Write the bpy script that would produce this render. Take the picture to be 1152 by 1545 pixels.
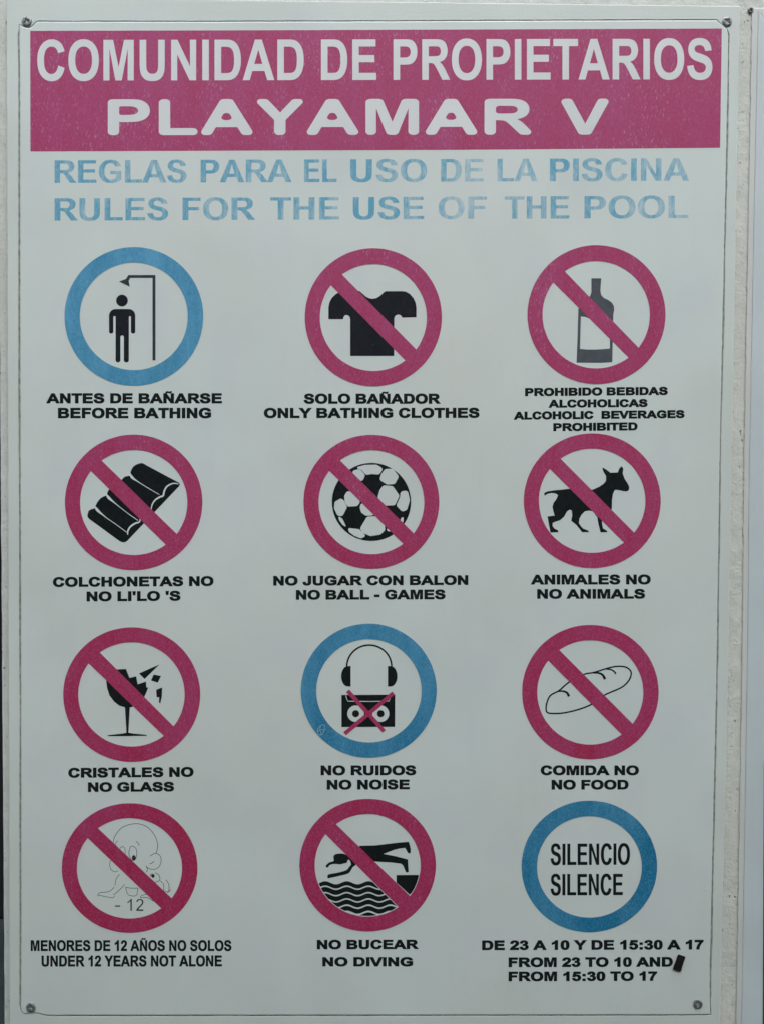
import bpy, bmesh, math, random
from mathutils import Vector, Matrix, noise
from mathutils.geometry import tessellate_polygon, delaunay_2d_cdt

for o in list(bpy.data.objects):
    bpy.data.objects.remove(o)
SC = bpy.context.scene
COL = SC.collection
random.seed(7)

# ------------------------------------------------------------------ camera
PW, PH = 1152.0, 1545.0            # pixels of the photograph, used as a ruler
FOV = math.radians(58.0)
FPX = (PH / 2) / math.tan(FOV / 2)
ZC = 1.62                          # height of the sign's centre above ground
def rotm(ax, ay, az):
    return Matrix.Rotation(az, 3, 'Z') @ Matrix.Rotation(ay, 3, 'Y') @ Matrix.Rotation(ax, 3, 'X')
TO_WORLD = Matrix(((1, 0, 0), (0, 0, -1), (0, 1, 0)))
CAM_R = TO_WORLD @ rotm(math.radians(-1.57021699), math.radians(0.0897745), math.radians(0.33388229))
CAM_P = Vector((0.01053288, -0.70616575, ZC + 0.0296075))
cam_data = bpy.data.cameras.new('camera')
cam = bpy.data.objects.new('camera', cam_data)
COL.objects.link(cam)
cam_data.sensor_fit = 'VERTICAL'
cam_data.angle = FOV
cam_data.clip_start = 0.02
cam_data.clip_end = 2000
cam.matrix_world = Matrix.Translation(CAM_P) @ CAM_R.to_4x4()
SC.camera = cam

# ------------------------------------------------------------------ daylight
SUN_EL, SUN_AZ = math.radians(58), math.radians(12)    # overcast light from high, in front of the wall
world = bpy.data.worlds.new("World")
SC.world = world
world.use_nodes = True
wn = world.node_tree
sky = wn.nodes.new('ShaderNodeTexSky')
sky.sky_type = 'NISHITA'
sky.sun_disc = False
sky.sun_elevation = SUN_EL
sky.sun_rotation = math.pi - SUN_AZ
sky.dust_density = 2.0
bg = wn.nodes['Background']
wn.links.new(sky.outputs['Color'], bg.inputs['Color'])
bg.inputs['Strength'].default_value = 0.15
sun_data = bpy.data.lights.new('sun', 'SUN')
sun_data.energy = 0.5
sun_data.angle = math.radians(50)
sun_data.color = (1.0, 0.97, 0.92)
sun = bpy.data.objects.new('sun', sun_data)
COL.objects.link(sun)
sun_dir = Vector((math.sin(SUN_AZ) * math.cos(SUN_EL), -math.cos(SUN_AZ) * math.cos(SUN_EL), math.sin(SUN_EL)))
sun.rotation_euler = sun_dir.to_track_quat('Z', 'Y').to_euler()
sun.location = (0, -3, 5)
SC.view_settings.view_transform = 'Standard'
SC.view_settings.look = 'None'
SC.view_settings.gamma = 1.0
SC.view_settings.use_curve_mapping = False
SC.view_settings.exposure = 1.62

# ------------------------------------------------------------------ measuring: photo ruler -> a plane in front of the wall
def P(px, py, out):
    """point on the vertical plane `out` metres in front of the wall face"""
    d = CAM_R @ Vector(((px - PW / 2) / FPX, -(py - PH / 2) / FPX, -1.0))
    t = (-out - CAM_P.y) / d.y
    return CAM_P + d * t

# ------------------------------------------------------------------ objects
def link(name, mesh, mat=None, parent=None):
    """one mesh object, its origin moved to its own middle"""
    vs = [v.co for v in mesh.vertices]
    c = Vector((0, 0, 0))
    if vs:
        lo = Vector([min(v[i] for v in vs) for i in range(3)])
        hi = Vector([max(v[i] for v in vs) for i in range(3)])
        c = (lo + hi) / 2
    mesh.transform(Matrix.Translation(-c))
    o = bpy.data.objects.new(name, mesh)
    COL.objects.link(o)
    if mat is not None:
        for m in (mat if isinstance(mat, (list, tuple)) else [mat]):
            mesh.materials.append(m)
    o['wpos'] = list(c)
    if parent is not None:
        o.parent = parent
        c = c - Vector(parent['wpos'])
    o.location = c
    return o

def empty(name, loc):
    o = bpy.data.objects.new(name, None)
    COL.objects.link(o)
    o.location = loc
    o.empty_display_size = 0.05
    o['wpos'] = list(loc)
    return o

def tag(o, label=None, cat=None, group=None, kind=None):
    if label: o['label'] = label
    if cat: o['category'] = cat
    if group: o['group'] = group
    if kind: o['kind'] = kind
    return o

class Flat:
    """collects flat outlines (photo ruler units) on planes parallel to the wall"""
    def __init__(self):
        self.v, self.f, self.m, self.fade = [], [], [], []
    def poly(self, loops, out, mat=0, fade=0.0):
        pts, faces, k = [], [], 0
        for lp in loops:
            if area([(x, -y) for x, y in lp]) < 0: lp = lp[::-1]
            pts += [Vector((x, -y)) for x, y in lp]
            faces.append(list(range(k, k + len(lp)))); k += len(lp)
        vo, _, fo, _, _, fsrc = delaunay_2d_cdt(pts, [], faces, 1, 1e-5)
        flat = [(v.x, -v.y) for v in vo]
        tris = [f for f, src in zip(fo, fsrc) if 0 in src and not any(q > 0 for q in src)]
        base = len(self.v)
        for x, y in flat:
            self.v.append(P(x, y, out)); self.fade.append(fade)
        for t in tris:
            a, b, c = [Vector((flat[i][0], -flat[i][1], 0)) for i in t]
            ar = (b - a).cross(c - a).z
            if abs(ar) < 1e-9: continue
            t = t if ar > 0 else (t[0], t[2], t[1])
            self.f.append(tuple(base + i for i in t)); self.m.append(mat)
    def strip(self, A, B, out, mat=0, closed=False):
        base = len(self.v); n = len(A)
        for x, y in A: self.v.append(P(x, y, out)); self.fade.append(0)
        for x, y in B: self.v.append(P(x, y, out)); self.fade.append(0)
        for i in range(n if closed else n - 1):
            j = (i + 1) % n
            q = (base + i, base + j, base + n + j, base + n + i)
            p = [self.v[k] for k in q]
            nrm = (p[2] - p[0]).cross(p[3] - p[1])
            if nrm.length < 1e-14: continue
            self.f.append(q if nrm.y < 0 else q[::-1]); self.m.append(mat)
    def stroke(self, pts, w, out, mat=0, taper=None, closed=False):
        """a line of ink of width w; taper gives the width factor along it"""
        n = len(pts); A, B = [], []
        for i, (x, y) in enumerate(pts):
            if closed: a, b = pts[i - 1], pts[(i + 1) % n]
            else: a, b = pts[max(0, i - 1)], pts[min(n - 1, i + 1)]
            dx, dy = b[0] - a[0], b[1] - a[1]
            l = math.hypot(dx, dy) or 1
            h = w / 2 * (taper(i / (n - 1)) if taper else 1)
            A.append((x - dy / l * h, y + dx / l * h)); B.append((x + dy / l * h, y - dx / l * h))
        self.strip(A, B, out, mat, closed)
    def build(self, name, mat, parent):
        me = bpy.data.meshes.new(name)
        me.from_pydata([tuple(v) for v in self.v], [], self.f)
        o = link(name, me, mat, parent)
        me.polygons.foreach_set('material_index', self.m)
        at = me.attributes.new('fade', 'FLOAT', 'POINT')
        at.data.foreach_set('value', self.fade)
        me.update()
        return o

# ------------------------------------------------------------------ 2-D shapes
def ell(cx, cy, rx, ry, n=96, a0=0, a1=2 * math.pi, closed=True):
    m = n if closed else n + 1
    return [(cx + rx * math.cos(a0 + (a1 - a0) * i / n), cy - ry * math.sin(a0 + (a1 - a0) * i / n)) for i in range(m)]

def area(p):
    return 0.5 * sum(p[i - 1][0] * p[i][1] - p[i][0] * p[i - 1][1] for i in range(len(p)))

def spline(pts, closed=False, k=6):
    n = len(pts); out = []
    for i in range(n if closed else n - 1):
        if closed: p0, p1, p2, p3 = pts[i - 1], pts[i], pts[(i + 1) % n], pts[(i + 2) % n]
        else: p0, p1, p2, p3 = pts[max(0, i - 1)], pts[i], pts[i + 1], pts[min(n - 1, i + 2)]
        for s in range(k):
            t = s / k; t2 = t * t; t3 = t2 * t
            out.append(tuple(0.5 * (2 * p1[c] + (p2[c] - p0[c]) * t + (2 * p0[c] - 5 * p1[c] + 4 * p2[c] - p3[c]) * t2
                             + (3 * p1[c] - p0[c] - 3 * p2[c] + p3[c]) * t3) for c in (0, 1)))
    if not closed: out.append(pts[-1])
    return out

def fillet(p, r, k=6, amin=0.5, convex_only=False):
    """round the corners of a closed outline"""
    s = 1 if area(p) > 0 else -1
    n = len(p); out = []
    for i in range(n):
        a, b, c = p[i - 1], p[i], p[(i + 1) % n]
        u = (a[0] - b[0], a[1] - b[1]); v = (c[0] - b[0], c[1] - b[1])
        lu, lv = math.hypot(*u), math.hypot(*v)
        if lu < 1e-9 or lv < 1e-9: continue
        cr = (-u[0]) * v[1] - (-u[1]) * v[0]
        dt = (-u[0]) * v[0] + (-u[1]) * v[1]
        turn = math.atan2(cr, dt) * s
        if abs(turn) < amin or (convex_only and turn < 0):
            out.append(b); continue
        d = min(r * math.tan(abs(turn) / 2), lu * 0.48, lv * 0.48)
        q0 = (b[0] + u[0] / lu * d, b[1] + u[1] / lu * d); q1 = (b[0] + v[0] / lv * d, b[1] + v[1] / lv * d)
        w = math.cos(abs(turn) / 2)
        for j in range(k + 1):
            t = j / k
            w0, w1, w2 = (1 - t) ** 2, 2 * t * (1 - t) * w, t * t
            sm = w0 + w1 + w2
            out.append(((w0 * q0[0] + w1 * b[0] + w2 * q1[0]) / sm, (w0 * q0[1] + w1 * b[1] + w2 * q1[1]) / sm))
    return out

def inside(pt, p):
    x, y = pt; c = False
    for i in range(len(p)):
        (x1, y1), (x2, y2) = p[i - 1], p[i]
        if (y1 > y) != (y2 > y) and x < (x2 - x1) * (y - y1) / (y2 - y1) + x1: c = not c
    return c

def grow(p, wx, wy):
    n = len(p); out = []
    for i in range(n):
        a, b, c = p[i - 1], p[i], p[(i + 1) % n]
        u = (b[0] - a[0], b[1] - a[1]); v = (c[0] - b[0], c[1] - b[1])
        lu, lv = math.hypot(*u) or 1, math.hypot(*v) or 1
        n1 = (u[1] / lu, -u[0] / lu); n2 = (v[1] / lv, -v[0] / lv)
        mx, my = n1[0] + n2[0], n1[1] + n2[1]
        l2 = mx * mx + my * my
        if l2 < 0.35: l2 = 0.35
        mx, my = mx * 2 / l2, my * 2 / l2
        out.append((b[0] + mx * wx, b[1] + my * wy))
    return out

# ------------------------------------------------------------------ lettering: bold grotesque capitals drawn as outlines
GLYPHS = {
 'A': (1479, "M1471 0H1149L1021 333H435L314 0H0L571 1466H884Z M926 580L724 1124L526 580Z"),
 'B': (1479, "M150 1466H736Q910 1466 995 1451Q1081 1437 1148 1391Q1216 1345 1261 1268Q1306 1192 1306 1097Q1306 994 1250 908Q1195 822 1100 779Q1234 740 1306 646Q1378 552 1378 425Q1378 325 1331 230Q1285 136 1204 79Q1124 23 1006 10Q932 2 649 0H150Z M446 1222V883H640Q813 883 855 888Q931 897 974 940Q1018 984 1018 1055Q1018 1123 980 1165Q943 1208 869 1217Q825 1222 616 1222Z M446 639V247H720Q880 247 923 256Q989 268 1030 314Q1072 361 1072 439Q1072 505 1040 551Q1008 597 947 618Q887 639 685 639Z"),
 'C': (1479, "M1087 539L1374 448Q1308 208 1154 91Q1001 -25 765 -25Q473 -25 285 174Q97 374 97 720Q97 1086 286 1288Q475 1491 783 1491Q1052 1491 1220 1332Q1320 1238 1370 1062L1077 992Q1051 1106 968 1172Q886 1238 768 1238Q605 1238 503 1121Q402 1004 402 742Q402 464 502 346Q602 228 762 228Q880 228 965 303Q1050 378 1087 539Z"),
 'D': (1479, "M148 1466H689Q872 1466 968 1438Q1097 1400 1189 1303Q1281 1206 1329 1065Q1377 925 1377 719Q1377 538 1332 407Q1277 247 1175 148Q1098 73 967 31Q869 0 705 0H148Z M444 1218V247H665Q789 247 844 261Q916 279 963 322Q1011 365 1041 463Q1071 562 1071 732Q1071 902 1041 993Q1011 1084 957 1135Q903 1186 820 1204Q758 1218 577 1218Z"),
 'E': (1366, "M149 0V1466H1236V1218H445V893H1181V646H445V247H1264V0Z"),
 'F': (1251, "M151 0V1466H1156V1218H447V871H1059V623H447V0Z"),
 'G': (1593, "M831 539V786H1469V202Q1376 112 1199 43Q1023 -25 842 -25Q612 -25 441 71Q270 168 184 347Q98 527 98 738Q98 967 194 1145Q290 1323 475 1418Q616 1491 826 1491Q1099 1491 1252 1376Q1406 1262 1450 1060L1156 1005Q1125 1113 1039 1175Q954 1238 826 1238Q632 1238 517 1115Q403 992 403 750Q403 489 519 358Q635 228 823 228Q916 228 1009 264Q1103 301 1170 353V539Z"),
 'H': (1479, "M150 0V1466H446V889H1026V1466H1322V0H1026V641H446V0Z"),
 'I': (569, "M140 0V1466H436V0Z"),
 'J': (1139, "M706 1466H1002V538Q1002 356 970 258Q927 130 814 52Q701 -25 516 -25Q299 -25 182 96Q65 218 64 453L344 485Q349 359 381 307Q429 228 527 228Q626 228 667 284Q706 341 706 519Z"),
 'L': (1251, "M157 0V1466H453V247H1189V0Z"),
 'M': (1706, "M145 0V1466H588L854 466L1117 1466H1561V0H1286V1154L995 0H710L420 1154V0Z"),
 'N': (1479, "M152 0V1466H440L1040 487V1466H1315V0H1018L427 956V0Z"),
 'O': (1593, "M89 724Q89 948 156 1100Q206 1212 292 1301Q379 1390 482 1433Q619 1491 798 1491Q1122 1491 1316 1290Q1511 1089 1511 731Q1511 376 1318 175Q1125 -25 802 -25Q475 -25 282 174Q89 374 89 724Z M394 734Q394 485 509 356Q624 228 801 228Q978 228 1091 355Q1205 483 1205 738Q1205 990 1094 1114Q984 1238 801 1238Q618 1238 506 1112Q394 987 394 734Z"),
 'P': (1366, "M149 0V1466H624Q894 1466 976 1444Q1102 1411 1187 1300Q1272 1190 1272 1015Q1272 880 1223 788Q1174 696 1098 643Q1023 591 945 574Q839 553 638 553H445V0Z M445 1218V802H607Q782 802 841 825Q900 848 933 897Q967 946 967 1011Q967 1091 920 1143Q873 1195 801 1208Q748 1218 588 1218Z"),
 'R': (1479, "M150 0V1466H773Q1008 1466 1114 1426Q1221 1387 1285 1286Q1349 1185 1349 1055Q1349 890 1252 782Q1155 675 962 647Q1058 591 1120 524Q1183 457 1289 286L1468 0H1114L900 319Q786 490 744 534Q702 579 655 595Q608 612 506 612H446V0Z M446 846H665Q878 846 931 864Q984 882 1014 926Q1044 970 1044 1036Q1044 1110 1004 1155Q965 1201 893 1213Q857 1218 677 1218H446Z"),
 'S': (1366, "M74 477L362 505Q388 360 467 292Q547 224 682 224Q825 224 897 284Q970 345 970 426Q970 478 939 514Q909 551 833 578Q781 596 596 642Q358 701 262 787Q127 908 127 1082Q127 1194 190 1291Q254 1389 373 1440Q493 1491 662 1491Q938 1491 1077 1370Q1217 1249 1224 1047L928 1034Q909 1147 846 1196Q784 1246 659 1246Q530 1246 457 1193Q410 1159 410 1102Q410 1050 454 1013Q510 966 726 915Q942 864 1045 809Q1149 755 1207 660Q1266 566 1266 427Q1266 301 1196 191Q1126 81 998 27Q870 -26 679 -26Q401 -26 252 102Q103 231 74 477Z"),
 'T': (1251, "M479 0V1218H44V1466H1209V1218H775V0Z"),
 'U': (1479, "M147 1466H443V672Q443 483 454 427Q473 337 544 282Q616 228 740 228Q866 228 930 279Q994 331 1007 406Q1020 481 1020 655V1466H1316V696Q1316 432 1292 323Q1268 214 1203 139Q1139 64 1031 19Q923 -25 749 -25Q539 -25 430 23Q322 72 259 149Q196 227 176 312Q147 438 147 684Z"),
 'V': (1366, "M523 0L-1 1466H320L691 381L1050 1466H1364L839 0Z"),
 'Y': (1366, "M534 0V617L-3 1466H344L689 886L1027 1466H1368L829 615V0Z"),
 '0': (1139, "M561 1472Q774 1472 894 1320Q1037 1140 1037 723Q1037 307 893 125Q774 -25 561 -25Q347 -25 216 139Q85 304 85 726Q85 1140 229 1322Q348 1472 561 1472Z M561 1239Q510 1239 470 1206Q430 1174 408 1090Q379 981 379 723Q379 465 405 368Q431 272 470 240Q510 208 561 208Q612 208 652 240Q692 273 714 357Q743 465 743 723Q743 981 717 1077Q691 1174 651 1206Q612 1239 561 1239Z"),
 '1': (1139, "M806 0H525V1059Q371 915 162 846V1101Q272 1137 401 1237Q530 1338 578 1472H806Z"),
 '2': (1139, "M1036 261V0H51Q67 148 147 280Q227 413 463 632Q653 809 696 872Q754 959 754 1044Q754 1138 703 1188Q653 1239 564 1239Q476 1239 424 1186Q372 1133 364 1010L84 1038Q109 1270 241 1371Q373 1472 571 1472Q788 1472 912 1355Q1036 1238 1036 1064Q1036 965 1000 875Q965 786 888 688Q837 623 704 501Q571 379 535 339Q500 299 478 261Z"),
 '3': (1139, "M77 389L349 422Q362 318 419 263Q476 208 557 208Q644 208 703 274Q763 340 763 452Q763 558 706 620Q649 682 567 682Q513 682 438 661L469 890Q583 887 643 939Q703 992 703 1079Q703 1153 659 1197Q615 1241 542 1241Q470 1241 419 1191Q368 1141 357 1045L98 1089Q125 1222 179 1301Q234 1381 331 1426Q429 1472 550 1472Q757 1472 882 1340Q985 1232 985 1096Q985 903 774 788Q900 761 975 667Q1051 573 1051 440Q1051 247 910 111Q769 -25 559 -25Q360 -25 229 89Q98 204 77 389Z"),
 '5': (1139, "M91 377L371 406Q383 311 442 255Q501 200 578 200Q666 200 727 271Q788 343 788 487Q788 622 727 689Q667 757 570 757Q449 757 353 650L125 683L269 1446H1012V1183H482L438 934Q532 981 630 981Q817 981 947 845Q1077 709 1077 492Q1077 311 972 169Q829 -25 575 -25Q372 -25 244 84Q116 193 91 377Z"),
 '7': (1139, "M87 1185V1446H1047V1242Q928 1125 805 906Q682 687 617 440Q553 194 554 0H283Q290 304 408 620Q527 936 725 1185Z"),
 '-': (682, "M75 391V672H627V391Z"),
 ':': (682, "M201 781V1062H482V781Z M201 0V281H482V0Z"),
 "'": (487, "M105 1466H383L340 940H148Z"),
 ' ': (569, ""),
}
TILDE = "M395 1570Q420 1790 585 1790Q650 1790 745 1740Q805 1710 840 1710Q895 1710 912 1790H1062Q1035 1570 872 1570Q805 1570 700 1625Q640 1656 610 1656Q560 1656 545 1570Z"

import re
def parse(d):
    loops, cur, pos = [], [], (0, 0)
    for c, a in re.findall(r'([MHVLQZ])([^MHVLQZ]*)', d):
        v = [float(t) for t in re.findall(r'-?\d+', a)]
        if c == 'M': cur = [(v[0], v[1])]; pos = cur[-1]
        elif c == 'H': cur.append((v[0], pos[1])); pos = cur[-1]
        elif c == 'V': cur.append((pos[0], v[0])); pos = cur[-1]
        elif c == 'L': cur.append((v[0], v[1])); pos = cur[-1]
        elif c == 'Q':
            q, e = (v[0], v[1]), (v[2], v[3])
            for i in range(1, 5):
                t = i / 4
                cur.append(((1 - t) ** 2 * pos[0] + 2 * t * (1 - t) * q[0] + t * t * e[0],
                            (1 - t) ** 2 * pos[1] + 2 * t * (1 - t) * q[1] + t * t * e[1]))
            pos = e
        elif c == 'Z':
            if math.hypot(cur[0][0] - cur[-1][0], cur[0][1] - cur[-1][1]) < 1: cur.pop()
            loops.append(cur)
    return loops
SHAPES = {}
for ch, (adv, d) in GLYPHS.items(): SHAPES[ch] = (adv, parse(d))
SHAPES['Ñ'] = (1479, parse(GLYPHS['N'][1]) + parse(TILDE))

def write(F, text, x0, x1, yb0, yb1, h, out, wx=0.0, wy=None, rnd=0, mat=0, fade=None):
    """one line of lettering whose ink runs from x0 to x1 on the baseline yb0..yb1"""
    wy = wx if wy is None else wy
    x0 += wx; x1 -= wx; yb0 -= wy; yb1 -= wy; h -= 2 * wy
    pen, placed = 0, []
    for ch in text:
        adv, lps = SHAPES[ch]
        if lps: placed.append((ch, pen, lps))
        pen += adv
    u0 = min(p[0] + pn for _, pn, l in placed for q in l for p in q)
    u1 = max(p[0] + pn for _, pn, l in placed for q in l for p in q)
    k = (x1 - x0) / (u1 - u0); ky = h / 1466.0
    for i, (ch, pn, lps) in enumerate(placed):
        L = []
        for lp in lps:
            if rnd: lp = fillet(lp, rnd, convex_only=True, amin=0.6)
            q = [(x0 + (x + pn - u0) * k, y * ky) for x, y in lp]
            L.append(q)
        outer, holes = [], []
        for a in L:
            hole = any(inside(a[0], b) for b in L if b is not a)
            if (area(a) > 0) == hole: a = a[::-1]
            if wx or wy: a = grow(a, wx, wy)
            (holes if hole else outer).append(a)
        fd = fade(i, ch) if fade else 0.0
        for a in outer:
            mine = [b for b in holes if inside(b[0], a)]
            group = [a] + mine
            group = [[(x, (yb0 + (yb1 - yb0) * (x - x0) / (x1 - x0)) - y) for x, y in g] for g in group]
            F.poly(group, out, mat, fd)

# ------------------------------------------------------------------ materials
def material(name):
    m = bpy.data.materials.new(name); m.use_nodes = True
    nt = m.node_tree
    return m, nt, nt.nodes['Principled BSDF']
def N(nt, t, **kw):
    n = nt.nodes.new(t)
    for k, v in kw.items():
        if k in n.inputs: n.inputs[k].default_value = v
        else: setattr(n, k, v)
    return n
def pos_noise(nt, scale, detail=2.0, rough=0.5):
    """noise in world metres, stretched per axis"""
    g = N(nt, 'ShaderNodeNewGeometry')
    mp = N(nt, 'ShaderNodeMapping'); mp.inputs['Scale'].default_value = scale
    nt.links.new(g.outputs['Position'], mp.inputs['Vector'])
    nz = N(nt, 'ShaderNodeTexNoise'); nz.inputs['Scale'].default_value = 1.0
    nz.inputs['Detail'].default_value = detail; nz.inputs['Roughness'].default_value = rough
    nt.links.new(mp.outputs[0], nz.inputs['Vector'])
    return nz.outputs['Fac']
def ramp(nt, fac, a, b, va=0.0, vb=1.0):
    r = N(nt, 'ShaderNodeMapRange'); r.inputs['From Min'].default_value = a; r.inputs['From Max'].default_value = b
    r.inputs['To Min'].default_value = va; r.inputs['To Max'].default_value = vb
    nt.links.new(fac, r.inputs['Value'])
    return r.outputs[0]
def mathn(nt, op, a, b):
    n = N(nt, 'ShaderNodeMath'); n.operation = op
    for i, s in enumerate((a, b)):
        if hasattr(s, 'links'): nt.links.new(s, n.inputs[i])
        else: n.inputs[i].default_value = s
    return n.outputs[0]
def mix(nt, fac, a, b):
    n = N(nt, 'ShaderNodeMix'); n.data_type = 'RGBA'
    if hasattr(fac, 'links'): nt.links.new(fac, n.inputs[0])
    else: n.inputs[0].default_value = fac
    for i, s in ((6, a), (7, b)):
        if hasattr(s, 'links'): nt.links.new(s, n.inputs[i])
        else: n.inputs[i].default_value = (*s, 1)
    return n.outputs[2]
def bump(nt, bs, h, strength, dist):
    b = N(nt, 'ShaderNodeBump'); b.inputs['Strength'].default_value = strength; b.inputs['Distance'].default_value = dist
    nt.links.new(h, b.inputs['Height']); nt.links.new(b.outputs[0], bs.inputs['Normal'])

WHITE = (0.668, 0.748, 0.708)
def sheet(name, col, stain, rough=0.38, ior=1.5):
    m, nt, bs = material(name)
    big = pos_noise(nt, (7, 7, 5), 4, 0.6)
    drip = pos_noise(nt, (90, 90, 5), 3, 0.6)
    speck = pos_noise(nt, (420, 420, 420), 2, 0.6)
    c = mix(nt, ramp(nt, big, 0.35, 0.75, 0.0, 0.45), col, stain)
    c = mix(nt, ramp(nt, drip, 0.58, 0.8, 0.0, 0.09), c, [s * 0.86 for s in stain])
    bl = pos_noise(nt, (28, 28, 22), 3, 0.55)
    c = mix(nt, ramp(nt, bl, 0.48, 0.72, 0.0, 0.55), c, (col[0] * 0.975, col[1] * 0.925, col[2] * 0.985))
    c = mix(nt, ramp(nt, speck, 0.75, 0.8, 0.0, 0.35), c, (0.32, 0.31, 0.27))
    nt.links.new(c, bs.inputs['Base Color'])
    nt.links.new(ramp(nt, big, 0.3, 0.7, rough - 0.05, rough + 0.1), bs.inputs['Roughness'])
    bs.inputs['IOR'].default_value = ior
    wob = mathn(nt, 'ADD', pos_noise(nt, (9, 9, 5), 2), mathn(nt, 'MULTIPLY', pos_noise(nt, (900, 900, 900), 2), 0.02))
    bump(nt, bs, wob, 0.5, 0.009)
    return m
M_PLATE = sheet('white_plastic_sheet', WHITE, (0.66, 0.66, 0.59))
M_BACK = sheet('white_panel', (0.655, 0.725, 0.675), (0.62, 0.64, 0.57))
M_NEIGH = sheet('bluish_white_panel', (0.60, 0.68, 0.69), (0.54, 0.60, 0.61))
M_NFRAME = sheet('cream_panel', (0.66, 0.69, 0.66), (0.58, 0.60, 0.55))

def ink(name, deep, faded, pale, z_fade=1.0, specks=1.0):
    """screen-printed ink, bleached and streaked by weather; more so higher up the sign"""
    m, nt, bs = material(name)
    g = N(nt, 'ShaderNodeNewGeometry'); sx = N(nt, 'ShaderNodeSeparateXYZ')
    nt.links.new(g.outputs['Position'], sx.inputs[0])
    up = ramp(nt, sx.outputs['Z'], ZC - 0.38, ZC + 0.38)
    lo = pos_noise(nt, (60, 60, 14), 4, 0.65)
    fade = mathn(nt, 'ADD', mathn(nt, 'MULTIPLY', up, 0.8 * z_fade), ramp(nt, lo, 0.3, 0.7, -0.22, 0.3))
    cl = N(nt, 'ShaderNodeClamp'); nt.links.new(fade, cl.inputs[0])
    c = mix(nt, cl.outputs[0], deep, faded)
    st = pos_noise(nt, (1100, 1100, 330), 3, 0.6)
    dark = pos_noise(nt, (900, 900, 240), 3, 0.6)
    th = mathn(nt, 'SUBTRACT', 0.66, mathn(nt, 'MULTIPLY', cl.outputs[0], 0.10))
    sp = mathn(nt, 'MULTIPLY', mathn(nt, 'MULTIPLY', mathn(nt, 'SUBTRACT', st, th), 5.5 * specks), ramp(nt, pos_noise(nt, (26, 26, 16), 3, 0.6), 0.38, 0.66, 0.1, 1.25))
    c2 = N(nt, 'ShaderNodeClamp'); c2.inputs['Max'].default_value = 0.75; nt.links.new(sp, c2.inputs[0])
    c = mix(nt, ramp(nt, dark, 0.5, 0.8, 0.0, 0.5), c, [d * 0.72 for d in deep])
    c = mix(nt, c2.outputs[0], c, pale)
    fine = pos_noise(nt, (2000, 2000, 1100), 2, 0.7)
    c = mix(nt, ramp(nt, fine, 0.46, 0.76, 0.0, 0.5), c, [0.5 * (p + q) for p, q in zip(pale, faded)])
    nt.links.new(c, bs.inputs['Base Color'])
    bs.inputs['Roughness'].default_value = 0.5; bs.inputs['IOR'].default_value = 1.35
    return m
M_PINK = ink('faded_crimson_ink', (0.39, 0.016, 0.075), (0.41, 0.062, 0.180), (0.58, 0.30, 0.43))
M_BLUE = ink('faded_blue_ink', (0.003, 0.160, 0.31), (0.115, 0.38, 0.59), (0.34, 0.56, 0.67), 1.1, 0.6)

def flatink(name, col, rough=0.45, var=0.25):
    m, nt, bs = material(name)
    n = pos_noise(nt, (260, 260, 160), 3, 0.6)
    c = mix(nt, ramp(nt, n, 0.35, 0.75, 0, var), col, [min(1, k * 1.9 + 0.012) for k in col])
    nick = pos_noise(nt, (900, 900, 700), 2, 0.6)
    c = mix(nt, ramp(nt, nick, 0.68, 0.76, 0, 0.5), c, (0.30, 0.32, 0.31))
    nt.links.new(c, bs.inputs['Base Color']); bs.inputs['Roughness'].default_value = rough; bs.inputs['IOR'].default_value = 1.22
    return m
M_BLACK = flatink('black_ink', (0.008, 0.011, 0.012))
M_BLACK2 = flatink('faded_black_ink', (0.013, 0.015, 0.020))
M_POLE = flatink('grey_black_ink', (0.035, 0.045, 0.052))
M_BOTTLE = flatink('slate_ink', (0.080, 0.092, 0.104))
M_THIN = flatink('thin_black_ink', (0.03, 0.035, 0.035))
M_SCRATCH = flatink('pale_scratch', (0.30, 0.48, 0.56), 0.6)
M_WHITE = sheet('bare_white', WHITE, (0.66, 0.66, 0.59))
M_LETTER = sheet('white_lettering', (0.72, 0.75, 0.74), (0.69, 0.70, 0.68))

# faded blue heading ink
M_HEAD, nt, bs = material('bleached_blue_lettering')
at = N(nt, 'ShaderNodeAttribute'); at.attribute_name = 'fade'
nA = pos_noise(nt, (190, 190, 30), 4, 0.65)
nB = pos_noise(nt, (60, 60, 95), 3, 0.55)
f = mathn(nt, 'ADD', at.outputs['Fac'], ramp(nt, nA, 0.34, 0.68, -0.30, 0.40))
nC = pos_noise(nt, (1300, 1300, 300), 3, 0.65)
f = mathn(nt, 'ADD', f, ramp(nt, nC, 0.35, 0.68, -0.22, 0.30))
f = mathn(nt, 'ADD', f, ramp(nt, nB, 0.35, 0.68, -0.12, 0.18))
cl = N(nt, 'ShaderNodeClamp'); nt.links.new(f, cl.inputs[0])
nt.links.new(mix(nt, cl.outputs[0], (0.115, 0.375, 0.52), (0.50, 0.635, 0.655)), bs.inputs['Base Color'])
bs.inputs['Roughness'].default_value = 0.5

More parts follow.
